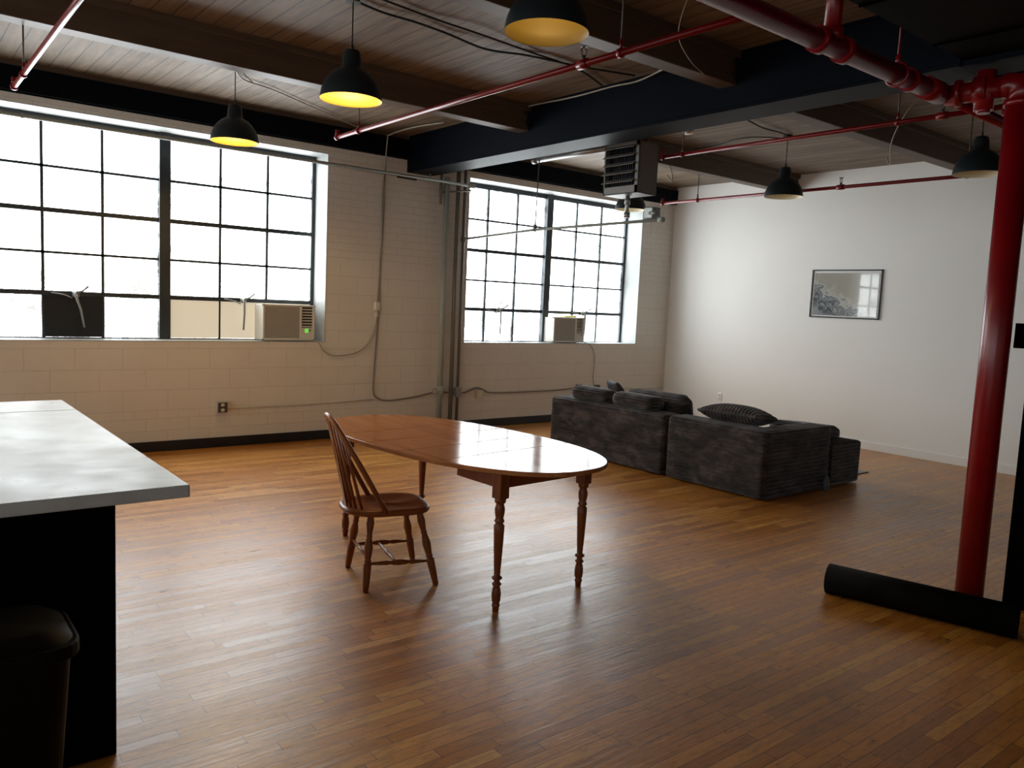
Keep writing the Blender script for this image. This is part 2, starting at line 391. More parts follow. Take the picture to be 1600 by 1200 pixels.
# windows
NX, PX = 3, .4925
def window(name, x0, x1, mirror=False):
    root = empty(name, (x0, YG, ZS)); tag(root, kind='structure')
    xm = (x0+x1)/2; yb, yf = YG+.01, YG-.025
    # lined opening
    rv = MB()
    e = .006
    rv.box((x0, YW-.004, ZS), (x1, YG+.05, ZS+e)).box((x0, YW-.004, ZH-e), (x1, YG+.05, ZH))
    rv.box((x0, YW-.004, ZS), (x0+e, YG+.05, ZH)).box((x1-e, YW-.004, ZS), (x1, YG+.05, ZH))
    def loc(o): o.location = (-x0, -YG, -ZS); o.parent = root; return o
    loc(rv.build('window_reveal', M['reveal']))
    zr = [1.085, 1.49, 1.86, 2.24, 2.63, 3.02]
    L, Rr = x0+.045, x1-.045
    colsL = [L+(xm-.053-L)*k/3 for k in range(4)]; colsR = [xm+.053+(Rr-xm-.053)*k/3 for k in range(4)]
    f = MB()
    f.box((x0+e, yf-.01, ZS+e), (L, yb+.03, ZH-e)).box((Rr, yf-.01, ZS+e), (x1-e, yb+.03, ZH-e))
    f.box((L, yf-.01, 3.02), (Rr, yb+.03, ZH-e)).box((L, yf-.005, ZS+e), (Rr, yb+.03, 1.085))
    for cs in (colsL, colsR):
        for x in cs[1:3]: f.box((x-.0125, yf, 1.085), (x+.0125, yb, 3.02))
        for i, z in enumerate(zr[1:5]):
            h = .021 if i in (0, 2) else .0115
            f.box((cs[0], yf-(.012 if i in (0, 2) else 0), z-h), (cs[3], yb, z+h))
    loc(f.build('window_frame', M['frame']))
    loc(MB().box((xm-.053, yf-.045, ZS+e), (xm+.053, yb+.03, ZH-e), .006).build('mullion', M['frame']))
    loc(MB().box((L, YG+.002, 1.085), (Rr, YG+.008, 3.02)).build('window_glass', M['glass']))
    def operator(x, lean, dark=M['galv']):
        o = MB(); z = zr[1]; y = yf-.02
        o.box((x-.03, y-.03, z-.03), (x+.03, y+.012, z+.022), .008)
        o.tube([(x-.02, y-.03, z+.035), (x-.01, y-.07, z-.02), (x+lean*.5, y-.06, z-.14), (x+lean, y-.05, z-.31)], [.011, .012, .010, .009], 8)
        o.tube([(x, y-.03, z+.01), (x+.05, y-.06, z+.03), (x+.09, y-.10, z+.075)], [.012, .008, .009], 8)
        o.tube(smooth_path([(x-.03, y-.01, z-.04), (x-.10, y-.015, z-.012), (x-.20, y-.004, z+.004)], 4), .006, 6)
        loc(o.build('window_operator', dark))
    return root, loc, colsL, colsR, zr, yf, operator
r1, lc, cl, cr, zr, yf, op = window('window_1', *W1)
o = lc(MB().box((cl[1]+.008, yf-.006, 1.088), (cl[2]-.008, yf+.006, zr[1]-.015)).build('blackout_panel', M['board'])); o['label'] = 'black panel filling one bottom pane'
o = lc(MB().box((cr[0]+.004, yf-.004, 1.088), (cr[1]-.010, yf+.006, zr[1]-.018), .002).build('infill_panel', M['cream'])); o['label'] = 'cream infill panel'
o = lc(MB().box((cr[1]+.010, yf-.004, 1.088), (cr[3]-.01, yf+.006, zr[1]-.018), .002).build('infill_panel', M['cream'])); o['label'] = 'cream infill panel beside the air conditioner'
op(1.46, .06); op(3.03, -.01)
r2, lc, cl, cr, zr, yf, op = window('window_2', *W2)
lc(MB().box((7.93, yf-.03, 1.086), (8.20, yf-.024, zr[1]-.02)).build('clear_sheet', M['sheet']))
op(6.42, .005, M['dark_pipe']); op(7.94, .005, M['dark_pipe'])
window('window_3', *W3)  # unseen window on the bay spacing, added to balance light and reflections

# ------------------------------------------------------------------ beams
def beam_obj(name, lo, hi, m, label, cat, bev=.006, group=None):
    c = ((lo[0]+hi[0])/2, (lo[1]+hi[1])/2, lo[2])
    return tag(MB().box(lo, hi, bev).build(name, m, loc=c), label, cat, group)
g = MB()
g.box((4.80, 2.10, 3.02), (5.13, YW+.05, 3.045), .003).box((4.80, 2.10, 3.045), (4.815, YW+.05, 3.40)).box((4.815, 2.10, 3.045), (5.115, YW+.05, CZ)).box((4.80, 2.10, 3.395), (5.13, YW+.05, CZ))
g.box((4.815, -4, 3.02), (5.115, 2.10, 3.05))
tag(g.build('steel_girder', M['navy'], loc=(4.96, 5, 3.02)), 'deep navy boxed steel girder running from the window wall overhead to the right', 'beam')
for i, (xa, xb, lab) in enumerate([(-4.9, 4.80, 'navy steel lintel beam along the ceiling above the left window'), (5.13, XE, 'navy steel lintel beam along the ceiling above the right window')]):
    beam_obj('lintel_beam', (xa, YW-.05, WT+.01), (xb, YW+.055, 3.375), M['navy'], lab, 'beam', .004)
def timber(x0, x1, y, lab, z0=3.185):
    root = empty('timber_joist', ((x0+x1)/2, y, z0)); tag(root, lab, 'beam')
    o = MB().box((x0, y-.075, z0), (x1, y+.075, CZ), .006).build('joist_body', M['timber'])
    q = MB().box((x0, y-.10, CZ-.055), (x1, y-.075, CZ), .004).box((x0, y+.075, CZ-.055), (x1, y+.10, CZ), .004).build('ledger_strip', M['timber'])
    for k in (o, q): k.location = (-(x0+x1)/2, -y, -z0); k.parent = root
    if x1 < 5:
        p = MB().box((x1-.035, y-.082, z0+.03), (x1+.0, y-.076, CZ-.06)).cyl((x1-.06, y-.083, z0+.07), (x1-.06, y-.072, z0+.07), .012).cyl((x1-.06, y-.083, z0+.15), (x1-.06, y-.072, z0+.15), .012).build('bracket', M['black'])
        p.location = (-(x0+x1)/2, -y, -z0); p.parent = root
timber(-4.9, 4.80, 5.98, 'brown timber joist left of the girder, crossing over the chair end of the table')
timber(-4.9, 4.80, 3.68, 'brown timber joist left of the girder, behind the large near pendant')
timber(5.13, XE, 6.10, 'brown timber joist right of the girder, farther one, ending behind the middle pendant')
timber(5.13, XE, 3.80, 'brown timber joist right of the girder, nearer one, ending behind the rightmost pendant')

# ------------------------------------------------------------------ pipes
def rod_hanger(par, x, y, z, r=.018, top=CZ):
    m_ = MB().cyl((x, y, z+r), (x, y, top), .005, 8, 0)
    m_.turned((x, y-.012, z), (x, y+.012, z), [(0, r+.007), (1, r+.007)], 16, 1)
    m_.cyl((x, y, z+r), (x, y, z+r+.05), .009, 8, 1)
    m_.build('pipe_hanger', [M['rod'], M['red']], par)
def sprinkler(par, x, y, z):
    s = MB().cyl((x, y, z+.012), (x, y, z+.045), .012, 10).tube([(x-.014, y, z+.045), (x-.02, y, z+.07), (x, y, z+.092), (x+.02, y, z+.07), (x+.014, y, z+.045)], .004, 6)
    s.cyl((x, y, z+.090), (x, y, z+.094), .022, 14).build('sprinkler_head', M['rod'], par)
def pipe_run(x, y0, y1, z, lab, hang, heads=()):
    root = empty('sprinkler_pipe', (x, (y0+y1)/2, z)); tag(root, lab, 'pipe')
    p = MB().cyl((x, y0, z), (x, y1, z), .0175, 16)
    for yy in list(heads): p.cyl((x, yy-.035, z), (x, yy+.035, z), .026, 16)
    p.cyl((x, y1-.03, z), (x, y1, z), .025, 16).cyl((x, y1-.012, z), (x, y1-.012, z+.06), .018, 12)
    o = p.build('pipe', M['red'], root); parts = [o]
    n0 = set(bpy.data.objects)
    for yy in hang: rod_hanger(root, x, yy, z, top=3.185 if min(abs(yy-5.98), abs(yy-3.68), abs(yy-6.10), abs(yy-3.80)) < .13 else CZ)
    for yy in heads: sprinkler(root, x, yy, z)
    for o in [o] + [q for q in bpy.data.objects if q not in n0]: o.location = (-x, -(y0+y1)/2, -z)
MZ = 2.89
pipe_run(.775, 2.24, 6.50, MZ, 'thin red sprinkler pipe at the far left ceiling edge, ending by the left window', (6.05, 4.0))
pipe_run(3.04, 2.24, 6.27, MZ, 'long thin red sprinkler pipe crossing between the two left pendants', (5.88, 3.02), (3.30,))
pipe_run(5.80, 2.23, 5.15, 3.005, 'thin red sprinkler pipe from the valve to behind the grey heater', (2.93, 4.9), (2.62,))
pipe_run(7.60, 2.26, 6.70, MZ, 'thin red sprinkler pipe in front of the white wall, lowest on the right', (6.15, 3.17), (4.36,))
root = empty('sprinkler_main', (3.5, 2.2, MZ)); tag(root, 'thick red sprinkler main running along the dark soffit into the standpipe valve', 'pipe')
YM = 2.20
def rel(o, c): o.location = (-c[0], -c[1], -c[2]); return o
c0 = (3.5, 2.2, MZ)
p = MB().cyl((-1.5, YM, MZ), (4.86, YM, MZ), .050, 24)
for (a, b_) in ((3.50, 3.56), (3.72, 3.78), (4.42, 4.46), (4.62, 4.80)): p.cyl((a, YM, MZ), (b_, YM, MZ), .062, 24)
for x in (.775, 3.04): p.cyl((x, YM, MZ), (x, YM+.05, MZ), .028, 14)
p.cyl((3.64, YM, MZ), (3.64, YM, CZ), .040, 20).cyl((3.64, YM, MZ+.02), (3.64, YM, MZ+.075), .054, 20)
rel(p.build('pipe', M['red'], root), c0)
q = MB().cyl((4.80, YM, MZ), (7.62, YM+.03, MZ-.005), .034, 20)
q.cyl((7.60, YM, MZ), (7.60, YM+.07, MZ), .024, 12).cyl((5.80, YM+.02, MZ), (5.80, YM+.02, 3.02), .024, 12)
rel(q.build('branch_pipe', M['red'], root), c0)
def big_hang(x):
    h = MB().cyl((x, YM, MZ+.05), (x, YM, 3.06 if False else CZ), .006, 8)
    h.tube([(x, YM+.06*math.cos(a), MZ+.06*math.sin(a)) for a in [2*PI*k/20 for k in range(21)]], .008, 6)
    h.cyl((x, YM, MZ+.05), (x, YM, MZ+.10), .014, 10)
    rel(h.build('pipe_hanger', M['red'], root), c0)
big_hang(4.30); big_hang(1.8)
# standpipe with valve
RX, RY = 4.94, 1.82
root = empty('standpipe', (RX, RY, 0)); tag(root, 'thick vertical red standpipe from floor to ceiling pipes at the right', 'pipe')
c0 = (RX, RY, 0)
p = MB().cyl((RX, RY, 0), (RX, RY, MZ-.07), .074, 32)
p.tube([(RX, RY, MZ-.09), (RX, RY, MZ-.03), (RX-.005, RY+.02, MZ+.005), (RX-.02, RY+.06, MZ+.01), (RX-.03, RY+.10, MZ)], [.074, .075, .072, .068, .062], 28)
p.cyl((RX, RY, MZ-.11), (RX, RY, MZ-.075), .082, 28)
rel(p.build('riser', M['red'], root), c0)
v_ = MB().cyl((RX-.03, RY+.08, MZ), (RX-.06, YM-.0, MZ), .056, 24)
v_.cyl((RX-.045, RY+.15, MZ), (RX-.05, RY+.22, MZ), .080, 24).cyl((RX-.048, RY+.17, MZ-.115), (RX-.048, RY+.17, MZ+.10), .050, 20)
v_.cyl((RX-.055, RY+.29, MZ), (RX-.06, RY+.32, MZ), .075, 24)
v_.cyl((RX-.048, RY+.17, MZ-.13), (RX-.048, RY+.17, MZ-.10), .035, 14)
rel(v_.build('valve', M['red'], root), c0)

def simple_pipe(name, segs, m, label, cat='pipe', n=16):
    b = MB()
    for (a, c, r) in segs: b.cyl(a, c, r, n)
    base = segs[0][0]
    return tag(b.build(name, m, loc=base), label, cat)
simple_pipe('vertical_conduit', [((5.29, 7.985, 0), (5.29, 7.985, 3.02), .034), ((5.29, 7.985, .42), (5.29, 7.985, .56), .044)], M['grey_pipe'], 'widest grey-green vertical conduit, leftmost of the tall pipes between the windows')
simple_pipe('vertical_conduit', [((5.455, 7.99, 0), (5.455, 7.99, WT), .026)], M['dark_pipe'], 'brown-grey vertical pipe, middle of the tall pipes between the windows')
simple_pipe('vertical_conduit', [((5.575, 8.02, 0), (5.575, 8.02, WT), .019), ((5.575, 8.02, 2.30), (5.575, 8.02, 2.36), .030)], M['dark_pipe'], 'thin vertical pipe against the right window edge, joined by the suspended gas line')
simple_pipe('pipe_stub', [((5.21, 7.985, 3.05), (5.21, 7.985, 2.70), .017), ((5.21, 7.985, 2.92), (5.21, 7.985, 2.80), .024), ((5.21, 7.985, 2.84), (5.60, 7.93, 2.90), .010)], M['dark_pipe'], 'short dark pipe stub under the girder end, left of the tall conduits')
b = MB(); b.cyl((-4.6, 7.93, 2.955), (5.64, 7.93, 2.955), .017, 14).cyl((5.56, 7.93, 2.955), (5.65, 7.93, 2.955), .026, 14)
b.cyl((5.02, 7.93, 2.965), (5.02, 7.93, 3.02), .008, 8)
for x in (1.0, 3.95): b.box((x-.01, 7.92, 2.935), (x+.01, 7.95, 2.975))
tag(b.build('horizontal_conduit', M['grey_pipe'], loc=(2, 7.93, 2.955)), 'long horizontal grey pipe running along the window heads below the beam', 'pipe')
GZ = 2.37
root = empty('gas_pipe', (5.58, 6.5, GZ)); tag(root, 'suspended grey gas pipe crossing in front of the right window to the heater', 'pipe'); c0 = (5.58, 6.5, GZ)
b = MB().tube([(5.578, 8.02, 2.33), (5.585, 6.69, 2.385), (5.60, 4.90, 2.40)], .014, 14).cyl((5.60, 4.90, 2.40), (5.60, 4.96, 2.40), .024, 14)
rel(b.build('pipe', M['grey_pipe'], root), c0)
b = MB().cyl((5.585, 6.69, 2.40), (5.60, 6.69, 3.13), .006, 8).box((5.57, 6.675, 2.365), (5.60, 6.705, 2.44), .004)
rel(b.build('hanger_rod', M['rod'], root), c0)
b = MB().box((5.62, 5.06, 2.42), (5.74, 5.17, 2.53), .012).cyl((5.64, 5.02, 2.47), (5.64, 5.10, 2.47), .026, 14).cyl((5.66, 5.115, 2.40), (5.66, 5.115, 2.43), .02, 12).cyl((5.60, 5.0, 2.40), (5.66, 5.10, 2.42), .015, 10)
rel(b.build('gas_valve', M['galv'], root), c0)
rel(MB().cyl((5.66, 5.10, 2.42), (5.66, 5.10, 2.27), .003, 6).build('pull_chain', M['galv'], root), c0)
b = MB().cyl((5.66, 6.80, 3.145), (5.66, 5.55, 3.145), .032, 18).cyl((5.66, 6.80, 3.145), (5.66, 6.86, 3.145), .040, 18)
for yy in (6.6, 5.75): b.cyl((5.66, yy, 3.17), (5.66, yy, CZ), .006, 8)
tag(b.build('flue_pipe', M['galv'], loc=(5.66, 6.2, 3.145)), 'pale round flue pipe hung below the ceiling, reaching left from the heater', 'pipe')

# heater
hx, hy0, hy1, hz0, hz1, hd = 5.50, 5.15, 5.60, 2.65, 3.13, .26
root = empty('unit_heater', (hx+hd/2, (hy0+hy1)/2, hz0)); c0 = tuple(root.location)
tag(root, 'grey louvred unit heater hanging from the ceiling before the right window', 'heater')
b = MB(); e = .045
b.box((hx, hy0, hz0), (hx+hd, hy0+.012, hz1), .004).box((hx, hy1-.012, hz0), (hx+hd, hy1, hz1), .004)
b.box((hx, hy0, hz1-.012), (hx+hd, hy1, hz1), .004).box((hx, hy0, hz0), (hx+hd, hy1, hz0+.012), .004)
b.box((hx, hy0, hz0), (hx+.012, hy0+e, hz1), .004).box((hx, hy1-.02, hz0), (hx+.012, hy1, hz1), .004)
b.box((hx, hy0, hz0), (hx+.012, hy1, hz0+.075), .004).box((hx, hy0, hz1-.05), (hx+.012, hy1, hz1), .004)
b.box((hx+hd-.012, hy0, hz0), (hx+hd, hy1, hz1), .004)
rel(b.build('casing', M['heater'], root), c0)
for k in range(5):
    z = hz0+.12+k*.078
    T = Matrix.Translation((hx-.012, (hy0+hy1)/2+.01, z)) @ Matrix.Rotation(R(-30), 4, 'Y')
    rel(MB().box((-.036, -.20, -.003), (.036, .20, .003), .001, T=T).build('louver', M['heater'], root), c0)
b = MB().box((hx+.10, hy0+.02, hz0+.02), (hx+.12, hy1-.02, hz1-.02))
for k in range(15): b.box((hx+.05, hy0+.04+k*.027, hz0+.02), (hx+.10, hy0+.045+k*.027, hz1-.02))
rel(b.build('heater_fins', M['fins'], root), c0)
T = Matrix.Translation((hx+hd, (hy0+hy1)/2, 2.90)) @ Matrix.Rotation(PI/2, 4, 'Y')
rel(MB().lathe([(.17, 0), (.17, .03), (.10, .09), (.07, .11)], T, 20).build('fan_guard', M['heater'], root), c0)
rel(MB().cyl((5.66, 5.42, hz0), (5.66, 5.42, 2.47), .020, 14).cyl((5.66, 5.42, hz0-.02), (5.66, 5.42, hz0-.07), .028, 14).cyl((5.66, 5.42, 2.45), (5.66, 5.42, 2.50), .030, 14).build('drip_leg', M['galv'], root), c0)
b = MB()
for yy in (hy0+.04, hy1-.04): rel(MB().cyl((hx+.13, yy, hz1), (hx+.13, yy, CZ), .006, 8).build('hanger_rod', M['rod'], root), c0)

# ------------------------------------------------------------------ pendants
def pendant(x, y, label, on, power=0):
    zr_ = 2.80; root = empty('pendant_lamp', (x, y, zr_)); tag(root, label, 'lamp', 'dark dome pendants')
    prof = [(.192, 0), (.191, .012), (.183, .055), (.165, .100), (.138, .140), (.105, .170), (.072, .188), (.061, .200), (.057, .250), (.052, .285), (.044, .298), (.012, .302)]
    MB().lathe(prof, None, 40, 0, False).build('lamp_shade', M['black_metal_lamp'], root)
    inn = [(.192, 0), (.187, .004), (.179, .055), (.161, .098), (.134, .136), (.101, .165), (.068, .182), (.002, .190)]
    MB().lathe(inn, None, 40, 0, False).build('shade_lining', M['lining_glow'] if on else M['lamp_white'], root)
    MB().lathe([(.010, .30), (.010, .33), (.004, .34), (.004, CZ-zr_)], None, 10).build('cord', M['cord'], root)
    MB().lathe([(.045, CZ-zr_-.035), (.045, CZ-zr_)], None, 20).build('ceiling_box', M['black'], root)
    bz = .12
    MB().lathe([(.002, bz-.038), (.018, bz-.034), (.029, bz-.015), (.030, bz), (.024, bz+.02), (.016, bz+.035), (.014, bz+.07)], None, 18, 0, False).build('bulb', M['bulb_on'] if on else M['bulb_off'], root)
    if power:
        l = bpy.data.lights.new('bulb_light', 'POINT'); l.energy = power; l.color = (1, .63, .22); l.shadow_soft_size = .035
        lo = bpy.data.objects.new('bulb_light', l); COL.objects.link(lo); lo.parent = root; lo.location = (0, 0, .055)
    return root
pendant(2.35, 6.72, 'smallest yellow-lit dark dome pendant hanging before the left window', True, BULB)
r_ = pendant(2.36, 4.68, 'yellow-lit dark dome pendant above the table, second from the left', True, BULB)
s_ = MB().box((-.028, -.001, -.010), (.028, .001, .010), T=Matrix.Translation((-.100, .120, .108)) @ Matrix.Rotation(R(40), 4, 'Z') @ Matrix.Rotation(R(-42), 4, 'X')).build('sticker', M['ac_grille'], r_)
pendant(2.40, 2.86, 'largest, nearest dark dome pendant with a dim tan inside, cut by the top edge', True, BULB*.07)
pendant(7.35, 4.84, 'unlit dark dome pendant in front of the white wall', False)
pendant(7.06, 2.86, 'unlit dark dome pendant beside the red standpipe', False)
pendant(7.34, 6.97, 'unlit dome pendant half hidden behind the heater', False)

# ------------------------------------------------------------------ wiring
def wire(name, pts, r, m, label, cat='cable', n=5):
    base = pts[0]
    return tag(MB().tube(smooth_path(pts, n), r, 6).build(name, m, loc=base), label, cat)
cz = CZ-.02
wire('ceiling_cable', [(2.36, 4.68, cz), (2.60, 4.735, cz), (2.83, 4.71, cz-.01), (3.12, 4.77, cz), (3.46, 4.79, cz-.02), (3.78, 4.74, cz), (4.02, 4.66, cz-.01), (4.25, 4.65, cz), (4.7, 4.5, cz)], .008, M['cord'], 'black cable along the ceiling boards, lower of the pair by the near pendant')
wire('ceiling_cable', [(2.2, 4.50, cz), (2.57, 4.55, cz), (2.90, 4.59, cz), (3.25, 4.575, cz-.015), (3.78, 4.66, cz), (4.26, 4.70, cz), (4.75, 4.9, cz)], .007, M['cord'], 'black cable along the ceiling boards, upper of the pair by the near pendant')
wire('ceiling_cable', [(2.30, 6.2, 3.17), (2.35, 6.72, cz), (2.53, 7.05, cz), (2.83, 7.18, cz), (3.22, 7.42, cz), (3.78, 7.75, cz-.01), (4.16, 7.93, cz-.03)], .006, M['white_cord'], 'pale cable on the ceiling from the left window pendant towards the wall')
wire('ceiling_cable', [(4.72, 6.09, 3.36), (4.77, 5.85, 3.40), (4.78, 5.28, 3.385), (4.78, 4.82, 3.39), (4.78, 4.50, 3.385), (4.6, 3.9, 3.40)], .007, M['white_cord'], 'pale cable lying along the top of the navy girder')
wire('ceiling_cable', [(5.2, 4.55, cz), (5.9, 4.62, cz), (6.42, 4.70, cz), (6.79, 4.76, cz-.01), (7.18, 4.78, cz), (7.35, 4.84, cz-.01)], .007, M['cord'], 'black cable reaching the middle right pendant from the girder')
wire('ceiling_cable', [(7.35, 4.84, cz-.01), (7.14, 5.08, cz), (7.11, 5.30, cz), (7.22, 5.6, cz), (7.25, 5.95, cz)], .006, M['cord'], 'dark cable running from the middle right pendant away towards the farther joist')
wire('wall_cable', [(4.62, 7.07, cz), (4.53, 7.55, cz), (4.485, 7.95, cz-.03), (4.485, 7.99, 3.33), (4.477, 8.02, 3.0), (4.478, 8.065, 2.76), (4.487, 8.065, 2.19), (4.463, 8.065, 1.69), (4.453, 8.065, 1.52)], .008, M['white_cord'], 'pale cable dropping down the wall between the windows from the ceiling')
wire('wall_cable', [(4.49, 8.03, 3.1), (4.50, 8.065, 2.5), (4.475, 8.065, 1.9), (4.475, 8.065, 1.45), (4.46, 8.065, 1.18), (4.441, 8.065, .82), (4.434, 8.065, .524), (4.49, 8.065, .433), (4.65, 8.065, .397), (5.0, 8.065, .429), (5.24, 8.065, .47)], .009, M['grey_cord'], 'grey cable falling down the wall and bending right to the conduits')
wire('wall_cable', [(5.33, 8.065, .475), (5.50, 8.065, .46), (5.70, 8.065, .451), (5.82, 8.065, .49), (5.90, 8.065, .51), (6.0, 8.065, .485), (6.15, 8.065, .437), (6.79, 8.065, .431), (7.36, 8.065, .438), (7.60, 8.065, .457)], .010, M['grey_cord'], 'grey cable along the wall under the right window between two outlets')
wire('power_cord', [(3.74, 8.15, 1.10), (3.76, 8.065, 1.06), (3.81, 8.06, .98), (3.95, 8.06, .923), (4.23, 8.06, .965), (4.38, 8.06, 1.11), (4.443, 8.06, 1.29), (4.447, 8.06, 1.38)], .006, M['white_cord'], 'white power cord looping from the left air conditioner to the wall plug')
wire('power_cord', [(7.80, 8.15, 1.085), (7.84, 8.07, 1.06), (7.90, 8.06, .98), (7.94, 8.06, .85), (7.925, 8.06, .60), (7.96, 8.06, .45)], .006, M['grey_cord'], 'thin power cord hanging from the right air conditioner behind the sofa')
wire('wall_conduit', [(2.76, 8.07, .40), (3.42, 8.07, .393), (4.44, 8.07, .42)], .007, M['block'], 'cream surface conduit leading right from the outlet under the left window', 'conduit', 2)
wire('wall_conduit', [(7.72, 8.07, .45), (8.12, 8.07, .44), (9.10, 8.07, .41), (9.46, 8.07, .41)], .007, M['block'], 'cream surface conduit running to the room corner behind the sofa', 'conduit', 2)
wire('loose_wire', [(6.93, 6.03, 3.185), (6.90, 5.95, 3.06), (6.86, 5.92, 2.99), (6.78, 5.87, 2.985), (6.71, 5.86, 3.03)], .006, M['white_cord'], 'short pale wire curling under the farther joist beside the heater', 'wire')
wire('loose_wire', [(6.55, 3.1, CZ), (6.72, 3.33, 3.30), (6.86, 3.50, 3.12), (7.06, 3.60, 2.99), (7.20, 3.68, 2.99), (7.22, 3.72, 3.05)], .006, M['white_cord'], 'pale wire hanging in a hook under the nearer joist on the right', 'wire')
wire('loose_wire', [(3.55, 2.95, CZ), (3.62, 3.1, 3.32), (3.8, 3.3, 3.22), (4.1, 3.45, 3.17), (4.4, 3.58, 3.175)], .003, M['white_cord'], 'thin pale wire drooping beside the second red pipe near the girder', 'wire')
b = MB().box((4.425, 8.04, 1.44), (4.480, YW, 1.53), .004)
tag(b.build('junction_box', M['ac_white'], loc=(4.45, 8.06, 1.44)), 'small white junction box on the wall between the windows', 'outlet')
b = MB().box((4.43, 8.05, 1.36), (4.465, YW, 1.41), .006).cyl((4.447, 8.065, 1.36), (4.447, 8.065, 1.33), .009, 8)
tag(b.build('plug', M['ac_white'], loc=(4.447, 8.065, 1.36)), 'white plug hanging just below the small junction box', 'plug')
b = MB().box((5.50, 7.93, .42), (5.575, 7.97, .54), .004).box((5.50, 7.97, .43), (5.575, 8.0, .53))
tag(b.build('switch_box', M['galv'], loc=(5.54, 7.95, .42)), 'small shiny metal switch box mounted on the tall conduits', 'box')
b = MB().tube([(5.20+.035*math.cos(a), 7.95, .50+.028*math.sin(a)) for a in [2*PI*k/16 for k in range(17)]], .008, 6).cyl((5.235, 7.95, .50), (5.29, 7.96, .50), .012, 10)
tag(b.build('valve_handle', M['grey_pipe'], loc=(5.20, 7.95, .50)), 'oval valve handle sticking out left of the widest conduit', 'handle')
def outlet(x, z, label, w=.075, h=.115, depth=.045, m1='ac_white', m2='ac_grille', wall='n', faces=True):
    if wall == 'n':
        root = empty('electrical_outlet', (x, YW, z)); tf = Matrix.Identity(4)
    else:
        root = empty('electrical_outlet', (XE, x, z)); root.rotation_euler = (0, 0, -PI/2)
    tag(root, label, 'outlet')
    MB().box((-w/2, -depth, -h/2), (w/2, 0, h/2), .004).build('outlet_box', M[m1], root)
    MB().box((-w/2+.008, -depth-.004, -h/2+.008), (w/2-.008, -depth+.001, h/2-.008), .002).build('cover_plate', M[m2], root)
    if faces:
        for s in (-1, 1): MB().box((-.017, -depth-.008, s*.026-.015), (.017, -depth-.003, s*.026+.015), .004).build('socket', M['ac_white'], root)
outlet(2.71, .41, 'metal double outlet box on the cream wall under the left window', .11, .115, .06, 'ac_grille', 'rod')
outlet(5.93, .43, 'off-white outlet on the wall just right of the tall conduits', .10, .11, .045, 'ac_grille', 'ac_white')
outlet(7.66, .45, 'dark outlet box on the wall at the left end of the sofa', .09, .10, .05, 'rod', 'ac_dark', faces=False)
outlet(8.02, .44, 'dark plug box half hidden by the sofa cushions under the right window', .08, .09, .04, 'rod', 'rod', faces=False)
outlet(7.02, .385, 'white outlet plate low on the plain white wall', .075, .12, .008, 'white_trim', 'white_trim', wall='e')
tag(MB().box((4.67, YW-.004, 2.945), (4.93, YW+.004, 2.975)).build('wall_vent', M['slot'], loc=(4.8, YW, 2.95)), 'dark narrow slot in the wall under the girder end', 'vent')
b = MB().lathe([(.055, 0), (.055, -.02), (.045, -.035), (.02, -.04)], Matrix.Translation((6.54, 5.47, CZ)), 20)
tag(b.build('smoke_detector', M['white_trim'], loc=(6.54, 5.47, CZ)), 'small round white detector on the ceiling right of the heater', 'detector')
b = MB().box((5.0, 1.66, 1.46), (5.12, 1.75, 1.60), .004)
tag(b.build('door_hardware', M['counter_black'], loc=(5.06, 1.7, 1.46)), 'small black box sticking out beside the standpipe at eye level', 'box')

# ------------------------------------------------------------------ air conditioners
def ac(x0, x1, z0, z1, label, led):
    yF, yB = 8.13, 8.44; root = empty('air_conditioner', ((x0+x1)/2, (yF+yB)/2, z0)); c0 = tuple(root.location); tag(root, label, 'air conditioner')
    w = x1-x0; h = z1-z0
    rel(MB().box((x0+.004, yF+.03, z0), (x1-.004, 8.375, z1-.008), .006).build('casing', M['ac_white'], root), c0)
    f = MB(); xg = x0+w*.72
    fr = .022
    f.box((x0, yF, z0), (x0+fr, yF+.04, z1), .005).box((x1-fr, yF, z0), (x1, yF+.04, z1), .005)
    f.box((x0, yF, z0), (x1, yF+.04, z0+fr*1.1), .005).box((x0, yF, z1-fr), (x1, yF+.04, z1), .005)
    f.box((xg-.008, yF, z0), (xg+.014, yF+.04, z1), .004).box((xg, yF+.002, z0), (x1, yF+.035, z0+h*.36), .004)
    rel(f.build('front_bezel', M['ac_white'], root), c0)
    g = MB().box((x0+.02, yF+.022, z0+.02), (xg, yF+.03, z1-.02))
    n = 24
    for k in range(n):
        z = z0+fr+.006+(h-2*fr-.012)*k/(n-1)
        g.box((x0+fr, yF+.004, z-.0042), (xg-.006, yF+.024, z+.0042), .001)
    rel(g.build('intake_grille', M['ac_grille'], root), c0)
    v = MB().box((xg+.014, yF+.026, z0+h*.36), (x1-fr, yF+.032, z1-fr), mi=1)
    for k in range(7):
        z = z0+h*.36+.015+(h*.60-fr-.01)*k/6.5
        T = Matrix.Translation(((xg+.014+x1-fr)/2, yF+.016, z)) @ Matrix.Rotation(R(35), 4, 'X'); ww = (x1-fr-xg-.014)/2
        v.box((-ww, -.010, -.0018), (ww, .010, .0018), T=T)
    rel(v.build('air_louvers', [M['ac_white'], M['ac_dark']], root), c0)
    cx = (xg+x1)/2
    if led: rel(MB().box((cx-.032, yF-.002, z0+h*.22), (cx+.008, yF+.003, z0+h*.34), .001).build('display', M['green_led'], root), c0)
    rel(MB().cyl((cx+.025, yF-.004, z0+h*.29), (cx+.025, yF+.003, z0+h*.29), .008, 12).build('button', M['ac_dark'], root), c0)
    return root
ac(3.155, 3.735, 1.083, 1.465, 'white window air conditioner with green display, in the left window', True)
ac(7.205, 7.775, 1.083, 1.43, 'white window air conditioner beside the right window mullion', False)
b = MB().box((7.52, 8.26, 1.424), (7.74, 8.34, 1.452), .006)
